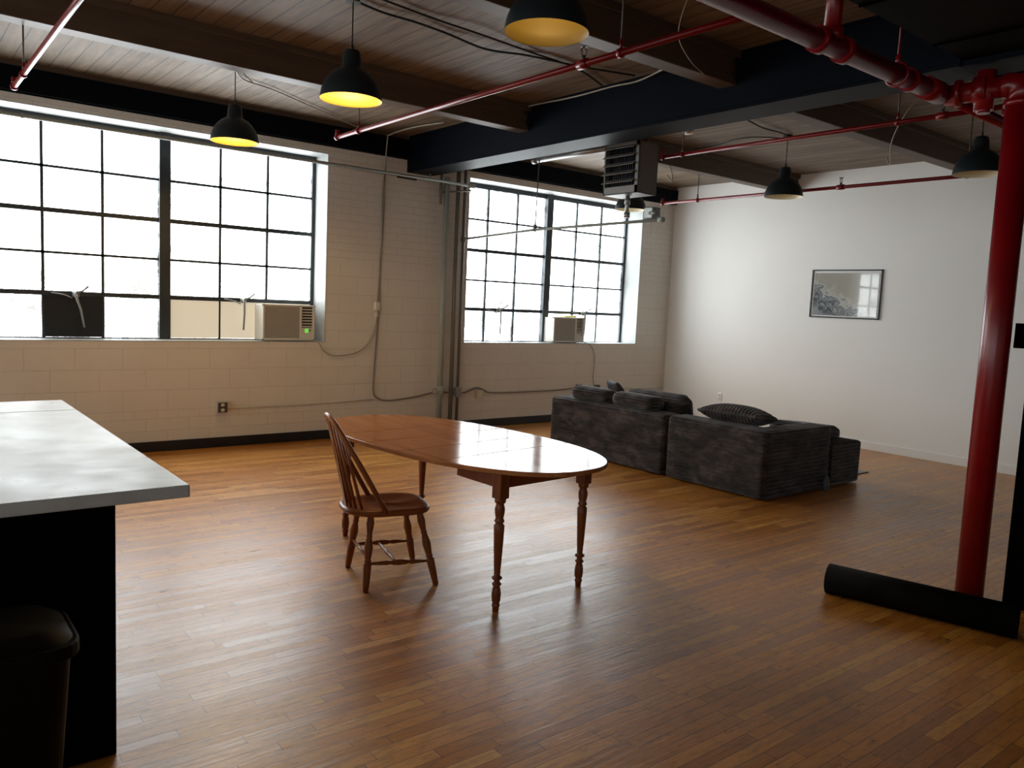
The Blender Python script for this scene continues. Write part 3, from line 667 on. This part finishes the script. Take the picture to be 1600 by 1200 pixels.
tag(b.build('yellow_package', M['yellow'], loc=(7.6, 8.3, 1.424)), 'small yellow package lying on top of the right air conditioner', 'package')

# ------------------------------------------------------------------ picture
py0, py1, pz0, pz1 = 4.79, 5.71, 1.585, 2.19
root = empty('framed_picture', (XE, (py0+py1)/2, pz0)); tag(root, 'black framed grey picture hanging on the white wall', 'picture'); c0 = tuple(root.location)
fw = .016
b = MB().box((XE-.022, py0, pz0), (XE, py0+fw, pz1), .002).box((XE-.022, py1-fw, pz0), (XE, py1, pz1), .002).box((XE-.022, py0, pz0), (XE, py1, pz0+fw), .002).box((XE-.022, py0, pz1-fw), (XE, py1, pz1), .002)
rel(b.build('picture_frame', M['frame_black'], root), c0)
rel(MB().box((XE-.008, py0+fw, pz0+fw), (XE-.002, py1-fw, pz1-fw)).build('mount_board', M['white_paper'], root), c0)
rel(MB().box((XE-.012, py0+.037, pz0+.03), (XE-.008, py1-.037, pz1-.042)).build('print', M['print'], root), c0)

# ------------------------------------------------------------------ counter, bin, mat
root = empty('kitchen_counter', (.2, 3.9, 0)); c0 = (.2, 3.9, 0)
tag(root, 'black kitchen island with white marble top at the left edge', 'counter')
rel(MB().box((-.75, 2.80, 0), (.60, 4.98, .868), .004).build('base_cabinet', M['counter_black'], root), c0)
b = MB(); b.box((-.95, 2.775, .868), (.83, 4.747, .912), .006, seg=3).box((-.95, 4.7485, .868), (.83, 5.18, .912), .006, seg=3)
rel(b.build('countertop', M['marble'], root), c0)
root = empty('trash_bin', (.17, 2.42, 0)); tag(root, 'black lidded trash bin standing against the kitchen island', 'bin')
def rrect(w, d, r, n=6):
    pts = []
    for cx, cy, a0 in ((w/2-r, d/2-r, 0), (-w/2+r, d/2-r, 90), (-w/2+r, -d/2+r, 180), (w/2-r, -d/2+r, 270)):
        for k in range(n+1): a = R(a0+90*k/n); pts.append((cx+r*math.cos(a), cy+r*math.sin(a)))
    return pts
bm_ = MB()
A = rrect(.36, .24, .06); B_ = rrect(.44, .32, .08); n = len(A)
bm_.add([(x, y, 0) for x, y in A]+[(x, y, .625) for x, y in B_], [(i, (i+1) % n, n+(i+1) % n, n+i) for i in range(n)]+[tuple(reversed(range(n)))], 0, True)
bm_.build('bin_body', M['bin'], root)
lid = MB(); lid.prism(rrect(.475, .355, .09), .60, .640, .008)
C_ = rrect(.45, .33, .085); D_ = rrect(.36, .24, .06)
lid.add([(x, y, .638) for x, y in C_]+[(x, y, .672) for x, y in D_], [(i, (i+1) % n, n+(i+1) % n, n+i) for i in range(n)]+[tuple(range(n, 2*n))], 0, True)
lid.build('bin_lid', M['bin'], root)

ma, mb_ = Vector((4.285, 2.33, .083)), Vector((4.52, 1.42, .083))
d = (mb_-ma); T = Matrix.Translation(ma) @ d.to_track_quat('Z', 'Y').to_matrix().to_4x4(); L = d.length
b = MB(); sp_ = []
turns = 4; N = 140
for k in range(N+1):
    a = 2*PI*turns*k/N; r = .022+.060*k/N; sp_.append((r*math.cos(a), r*math.sin(a)))
vs = []; fs = []
for (x, y) in sp_: vs += [T @ Vector((x, y, 0)), T @ Vector((x, y, L))]
for k in range(N): fs.append((2*k, 2*k+2, 2*k+3, 2*k+1))
b.add(vs, fs, 0, True)
o = b.build('rolled_mat', M['mat_black'], loc=tuple((ma+mb_)/2)); sm = o.modifiers.new('thickness', 'SOLIDIFY'); sm.thickness = .012; sm.offset = 1
tag(o, 'rolled black rubber mat lying on the floor before the standpipe', 'mat')
tag(MB().box((7.40, 4.035, 0), (8.05, 4.75, .012), .004).build('floor_mat', M['rug'], loc=(7.7, 4.4, 0)), 'small pale grey mat corner showing behind the ottoman', 'mat')
b = MB().lathe([(.028, 0), (.031, .01), (.031, .09), (.027, .11), (.012, .135), (.012, .15)], Matrix.Translation((6.80, 3.80, 0)), 16)
tag(b.build('plastic_bottle', M['bottle'], loc=(6.80, 3.80, 0)), 'small clear bottle standing on the floor at the sofa and ottoman joint', 'bottle')

# ------------------------------------------------------------------ table
root = empty('dining_table', (2.72, 3.92, 0)); tag(root, 'oval extended cherry wood dining table on turned legs', 'table')
rot = R(5.5); TT = Matrix.Rotation(rot, 4, 'Z')
TW, TL, TH = 1.08, 2.12, .755
def oval(n=120, w=TW, l=TL, e=2.35):
    out = []
    for k in range(n):
        a = 2*PI*k/n; c, s = math.cos(a), math.sin(a)
        out.append((w/2*abs(c)**(2/e)*(1 if c > 0 else -1), l/2*abs(s)**(2/e)*(1 if s > 0 else -1)))
    return out
def clip(poly, y0, y1):
    def half(P, f):
        out = []
        for i in range(len(P)):
            a, b = P[i], P[(i+1) % len(P)]; fa, fb = f(a), f(b)
            if fa >= 0: out.append(a)
            if (fa > 0 > fb) or (fa < 0 < fb):
                t = fa/(fa-fb); out.append((a[0]+(b[0]-a[0])*t, a[1]+(b[1]-a[1])*t))
        return out
    return half(half(poly, lambda p: p[1]-y0), lambda p: y1-p[1])
P = oval(); cuts = [-1.2, -.46, -.155, .155, .46, 1.2]
for i in range(5):
    pc = clip(P, cuts[i]+.0006, cuts[i+1]-.0006)
    MB().prism(pc, TH-.024, TH, .004, T=TT).build('tabletop_end' if i in (0, 4) else 'table_leaf', M['table_wood'], root)
legs = {(-1, -1): (2.46, 3.12), (1, -1): (3.09, 3.17), (1, 1): (3.03, 4.76), (-1, 1): (2.40, 4.69)}
lp = {k: Vector((v[0]-2.72, v[1]-3.92, 0)) for k, v in legs.items()}
prof = [(0, .015), (.008, .017), (.035, .017), (.05, .022), (.065, .020), (.075, .017), (.09, .022), (.15, .025), (.20, .021), (.225, .016), (.235, .024), (.245, .025), (.255, .017), (.275, .015), (.29, .027), (.302, .027), (.315, .016), (.35, .017), (.50, .022), (.70, .027), (.755, .028), (.77, .021), (.78, .020), (.79, .026), (.80, .026), (.815, .020), (.86, .025), (.90, .027), (.93, .022), (.945, .020), (.955, .028), (.975, .030), (1, .030)]
for k, v in lp.items():
    b = MB().turned((v.x, v.y, 0), (v.x, v.y, .60), prof, 24)
    Tb = Matrix.Translation(v) @ Matrix.Rotation(rot, 4, 'Z')
    b.box((-.032, -.032, .595), (.032, .032, TH-.024), .004, T=Tb); b.build('leg', M['table_leg'], root)
def apron(a, c, name='apron'):
    d = c-a; L = d.length; ang = math.atan2(d.y, d.x)
    T = Matrix.Translation((a.x, a.y, 0)) @ Matrix.Rotation(ang, 4, 'Z')
    MB().box((0, -.010, .645), (L, .010, TH-.024), .002, T=T).build(name, M['table_leg'], root)
apron(lp[(-1, -1)], lp[(1, -1)]); apron(lp[(-1, 1)], lp[(1, 1)])
dl = (lp[(-1, 1)]-lp[(-1, -1)]).normalized()
for s in (-1, 1):
    apron(lp[(s, -1)], lp[(s, -1)]+dl*.36); apron(lp[(s, 1)], lp[(s, 1)]-dl*.36)
    b = MB(); a = lp[(s, -1)]+dl*.05+Vector((-s*.12, 0, 0)); c = lp[(s, 1)]-dl*.05+Vector((-s*.12, 0, 0)); dd = c-a
    T = Matrix.Translation((a.x, a.y, 0)) @ Matrix.Rotation(math.atan2(dd.y, dd.x), 4, 'Z')
    b.box((0, -.018, TH-.064), (dd.length, .018, TH-.024), T=T).build('slide_rail', M['table_leg'], root)

# ------------------------------------------------------------------ chair
root = empty('windsor_chair', (2.245, 3.87, 0), R(-14)); tag(root, 'bow-back wooden windsor chair pulled up to the oval table', 'chair')
SZ = .435
so = []
for k in range(64):
    a = 2*PI*k/64; c, s = math.cos(a), math.sin(a); e = 2.5 if c < 0 else 3.4
    wx = .255 if c < 0 else .235
    wy = .205 + (.022*max(0, c))
    so.append((wx*abs(c)**(2/e)*(1 if c > 0 else -1)-.02, wy*abs(s)**(2/e)*(1 if s > 0 else -1)))
b = MB(); n = len(so); rings = []
for sc, z in ((.86, SZ-.040), (.97, SZ-.030), (1.0, SZ-.016), (.985, SZ-.004), (.94, SZ), (.80, SZ-.004), (.55, SZ-.012), (.25, SZ-.015), (.02, SZ-.014)):
    rings.append([((x+.02)*sc-.02, y*sc, z+(.006*max(0, x/.2)*(1-abs(y)/.2) if sc < .9 and z > SZ-.03 else 0)) for x, y in so])
vs = [q for r in rings for q in r]; fs = []
for i in range(len(rings)-1):
    for k in range(n): fs.append((i*n+k, i*n+(k+1) % n, (i+1)*n+(k+1) % n, (i+1)*n+k))
fs.append(tuple(reversed(range(n)))); fs.append(tuple((len(rings)-1)*n+k for k in range(n)))
b.add(vs, fs, 0, True); b.build('seat', M['chair_seat'], root)
feet = {(-1, -1): (-.175, -.215), (-1, 1): (-.175, .205), (1, -1): (.225, -.215), (1, 1): (.225, .215)}
tops = {(-1, -1): (-.135, -.135), (-1, 1): (-.135, .135), (1, -1): (.135, -.150), (1, 1): (.135, .150)}
lprof = [(0, .013), (.10, .017), (.30, .020), (.36, .021), (.37, .015), (.385, .015), (.395, .019), (.41, .015), (.45, .017), (.56, .022), (.64, .018), (.70, .013), (.72, .017), (.735, .013), (.78, .015), (.88, .020), (.96, .016), (1, .014)]
def lpt(k, t):
    f, tp = feet[k], tops[k]; return Vector((f[0]+(tp[0]-f[0])*t, f[1]+(tp[1]-f[1])*t, (SZ-.030)*t))
for k in feet: MB().turned(lpt(k, 0), lpt(k, 1), [(t_, r_*1.12) for t_, r_ in lprof], 18).build('leg', M['chair_wood'], root)
sprof = [(0, .007), (.15, .009), (.30, .013), (.36, .009), (.40, .014), (.50, .016), (.60, .014), (.64, .009), (.70, .013), (.85, .009), (1, .007)]
side = {}
for s in (-1, 1):
    a, c = lpt((-1, s), .36), lpt((1, s), .33); side[s] = (a, c); MB().turned(a, c, sprof, 14).build('stretcher', M['chair_wood'], root)
MB().turned(side[-1][0].lerp(side[-1][1], .45), side[1][0].lerp(side[1][1], .45), sprof, 14).build('stretcher', M['chair_wood'], root)
MB().turned(lpt((-1, -1), .44), lpt((-1, 1), .44), [(0, .007), (.5, .011), (1, .007)], 12).build('stretcher', M['chair_wood'], root)
# bow: ends forward on the seat, apex far back
def bow(t):       # t in 0..1
    a = PI*t; c, s = math.cos(a), math.sin(a)
    y = .190*(1 if c > 0 else -1)*abs(c)**.62*(1-.03*s); h = s**.80
    return Vector((-.065-.285*h, y, SZ-.01+.505*h))
pts = [bow(k/40) for k in range(41)]
MB().tube(pts, .0145, 12, sq=(1.2, 1.0)).build('back_bow', M['chair_wood'], root)
def bow_at(y):
    best = min((abs(bow(k/400).y-y), k) for k in range(60, 341)); return bow(best[1]/400)
for i, y in enumerate((-.135, -.098, -.062, .062, .098, .135)):
    top = bow_at(y*1.02); base = Vector((-.235+.6*y*y/.2, y*.86, SZ-.006))
    MB().turned(base, top, [(0, .0075), (.25, .0095), (.42, .0085), (1, .006)], 10).build('spindle', M['chair_wood'], root)
# pierced splat
top = bow_at(0); base = Vector((-.240, 0, SZ-.006)); ax = (top-base); Ls = ax.length; ax.normalize()
b = MB()
def splat_w(t): return .020+.014*math.sin(PI*min(1, t*1.15))**2+.012*math.exp(-((t-.62)/.12)**2)+.006*math.exp(-((t-.3)/.1)**2)
Z = ax; Yv = Vector((0, 1, 0)); Xn = Yv.cross(Z).normalized()
def slab(inner, outer, t0, t1, n=14):
    vs = []; fs = []
    for k in range(n+1):
        t = t0+(t1-t0)*k/n; c = base+Z*Ls*t
        for (w, dx) in ((inner(t), -.004), (outer(t), -.004), (outer(t), .004), (inner(t), .004)): vs.append(c+Yv*w+Xn*dx)
    for k in range(n):
        for q in range(4): fs.append((4*k+q, 4*k+(q+1) % 4, 4*k+4+(q+1) % 4, 4*k+4+q))
    fs.append((0, 1, 2, 3)); fs.append(tuple(4*n+q for q in (3, 2, 1, 0))); b.add(vs, fs)
hole = lambda t: .013*math.sqrt(max(0, 1-((t-.60)/.13)**2))+.008*math.sqrt(max(0, 1-((t-.34)/.07)**2))
slab(lambda t: hole(t), splat_w, 0, 1, 40); slab(lambda t: -splat_w(t), lambda t: -hole(t), 0, 1, 40)
b.build('splat', M['chair_wood'], root)

# ------------------------------------------------------------------ sofa
rnd = random.Random(4)
def perim(w, h, r, step):
    pts = []; seg = []
    cs = [(w-r, r, -90), (w-r, h-r, 0), (r, h-r, 90), (r, r, 180)]
    for cx, cz_, a0 in cs:
        m_ = max(4, int(PI/2*r/step))
        for k in range(m_+1): a = R(a0+90*k/m_); seg.append((cx+r*math.cos(a), cz_+r*math.sin(a), math.cos(a), math.sin(a)))
    out = []
    for i in range(len(seg)):
        x0, z0, nx, nz = seg[i]; x1, z1, mx, mz = seg[(i+1) % len(seg)]
        L = math.hypot(x1-x0, z1-z0); k = max(1, int(L/step))
        for j in range(k): t = j/k; out.append((x0+(x1-x0)*t, z0+(z1-z0)*t, nx+(mx-nx)*t, nz+(mz-nz)*t))
    return out
def rib_block(x0, y0, z0, w, l, h, axis='y', r=.035, pitch=.036, amp=.014, endr=.03, mirror=False):
    """soft block whose ribs run along its length and wrap round its cross-section"""
    P = perim(w, h, r, .0048); n = len(P); s = 0; arc = []
    for i in range(n):
        arc.append(s); s += math.hypot(P[(i+1) % n][0]-P[i][0], P[(i+1) % n][1]-P[i][1])
    cnt = round(s/pitch); pt = s/cnt
    T = [0, .003, .012, endr, endr*1.8]; ms = max(3, int(l/.12))
    T += [endr*1.8+(l-endr*3.6)*k/ms for k in range(1, ms+1)]+[l-endr, l-.012, l-.003, l]
    b = MB(); vs = []; fs = []; ph = [rnd.random()*6 for _ in range(4)]
    for t in T:
        q = min(t, l-t); ins = endr*(1-math.sqrt(max(0, 1-(1-min(1, q/endr))**2)))
        wob = .003*math.sin(t*7+ph[0])
        for i, (x, z, nx, nz) in enumerate(P):
            rib = amp*(abs(math.sin(PI*arc[i]/pt))-.6)*(1 if q > .004 else .3)
            if z < .004: rib = 0
            o = rib-ins+wob*math.sin(z*9+ph[1])*(1 if z > .01 else 0)
            X, Zz = x+nx*o, max(0, z+nz*o)
            vs.append((x0+X, y0+t, z0+Zz) if axis == 'y' else (x0+t, y0+X, z0+Zz))
    for j in range(len(T)-1):
        for i in range(n): fs.append((j*n+i, j*n+(i+1) % n, (j+1)*n+(i+1) % n, (j+1)*n+i))
    b.add(vs, fs, 0, True)
    o_ = len(b.v)-len(vs)
    b.f.append(tuple(o_+i for i in range(n))); b.mi.append(1); b.sm.append(False)
    b.f.append(tuple(o_+(len(T)-1)*n+i for i in reversed(range(n)))); b.mi.append(1); b.sm.append(False)
    return b
CM = [M['corduroy'], M['cord_bump']]
def part(b, name, root):
    o = b.build(name, CM, root); o.location = (-root.location.x, -root.location.y, -root.location.z); return o
ra = empty('sofa_section', (6.3, 5.70, 0)); tag(ra, 'charcoal corduroy sofa section farther away, its top piled with cushions', 'sofa')
part(rib_block(5.84, 4.955, .012,   .27, 1.62, .575), 'backrest', ra)
part(rib_block(6.115, 4.96, .012, .72, 1.61, .38), 'seat', ra)
rb_ = empty('sofa_section', (6.3, 4.35, 0)); tag(rb_, 'charcoal corduroy corner sofa section nearer the camera with a side arm', 'sofa')
part(rib_block(5.84, 3.84, .012, .27, 1.06, .585), 'backrest', rb_)
part(rib_block(5.862, 3.826, .012, .25, 1.015, .580, 'x', endr=.03), 'armrest', rb_)
part(rib_block(6.115, 4.085, .012, .72, .81, .38), 'seat', rb_)
ro = empty('ottoman', (7.15, 4.1, 0)); tag(ro, 'low charcoal corduroy ottoman at the right end of the sofa', 'ottoman')
part(rib_block(6.895, 3.83, .012, .56, .56, .40), 'seat', ro)

def pillow(name, w, l, t, loc, rot, label, group='corduroy cushions', pitch=.034, amp=.011, e=2.6, squash=1, fat=.55):
    b = MB(); nu = int(w/pitch)*8; nv = 22; top = []; bot = []
    for i in range(nu+1):
        u = -1+2*i/nu
        for j in range(nv+1):
            v = -1+2*j/nv
            th = t/2*max(0, (1-abs(u)**e))**fat*max(0, (1-abs(v)**e))**fat
            rib = amp*(abs(math.sin(PI*(u+1)/2*w/pitch))-.4)*(1 if abs(v) < .98 and abs(u) < .99 else 0)
            cx = 1-.05*(1-abs(v)); cy = 1-.05*(1-abs(u))
            top.append((u*w/2*(1-.06*(1-v*v)), v*l/2*(1-.06*(1-u*u)), th+rib)); bot.append((u*w/2*(1-.06*(1-v*v)), v*l/2*(1-.06*(1-u*u)), -th*squash-rib))
    n = nv+1; N = len(top); fs = []
    for i in range(nu):
        for j in range(nv):
            a = i*n+j; fs.append((a, a+n, a+n+1, a+1)); fs.append((N+a, N+a+1, N+a+n+1, N+a+n))
    ed = [i*n for i in range(nu+1)]+[nu*n+j for j in range(1, n)]+[i*n+nv for i in range(nu-1, -1, -1)]+[j for j in range(nv-1, 0, -1)]
    for k in range(len(ed)):
        a, c = ed[k], ed[(k+1) % len(ed)]; fs.append((a, N+a, N+c, c))
    b.add(top+bot, fs, 0, True); o = b.build(name, M['corduroy']); o.location = loc; o.rotation_euler = [R(q) for q in rot]
    return tag(o, label, 'cushion', group)
def bolster(w, l, h, r, loc, rot, label, endr):
    b = rib_block(-w/2, -l/2, 0, w, l, h, r=r, pitch=.030, amp=.010, endr=endr)
    b.v = [(x, y, z+.0) for x, y, z in b.v]
    o = b.build('throw_cushion', [M['corduroy'], M['corduroy']]); o.location = loc; o.rotation_euler = [R(q) for q in rot]
    return tag(o, label, 'cushion', 'corduroy cushions')
bolster(.25, .52, .135, .062, (5.98, 6.04, .594), (0, 2, 2), 'rounded cushion lying on the sofa back, leftmost of the pile', .06)
bolster(.25, .55, .140, .064, (5.98, 5.42, .594), (0, 2, -3), 'rounded cushion lying on the sofa back beside the gap between sections', .06)
bolster(.19, .84, .36, .088, (6.31, 5.40, .398), (0, -12, 0), 'long rounded cushion leaning inside the farther sofa back', .085)
pillow('throw_cushion', .40, .40, .13, (6.50, 6.18, .60), (62, 0, 60), 'cushion standing up on one corner behind the others on the farther sofa')
pillow('throw_cushion', .34, .30, .15, (6.22, 5.80, .60), (10, 20, 40), 'crumpled cushion squeezed between the two lying on the sofa back')
pillow('throw_cushion', .60, .44, .18, (6.18, 4.37, .658), (7, 0, 96), 'pointed ribbed cushion tipped across the nearer sofa back')
bolster(.66, .44, .15, .070, (7.10, 4.24, .40), (0, 6, 3), 'ribbed cushion lying across the nearer sofa seat end and the ottoman', .06)
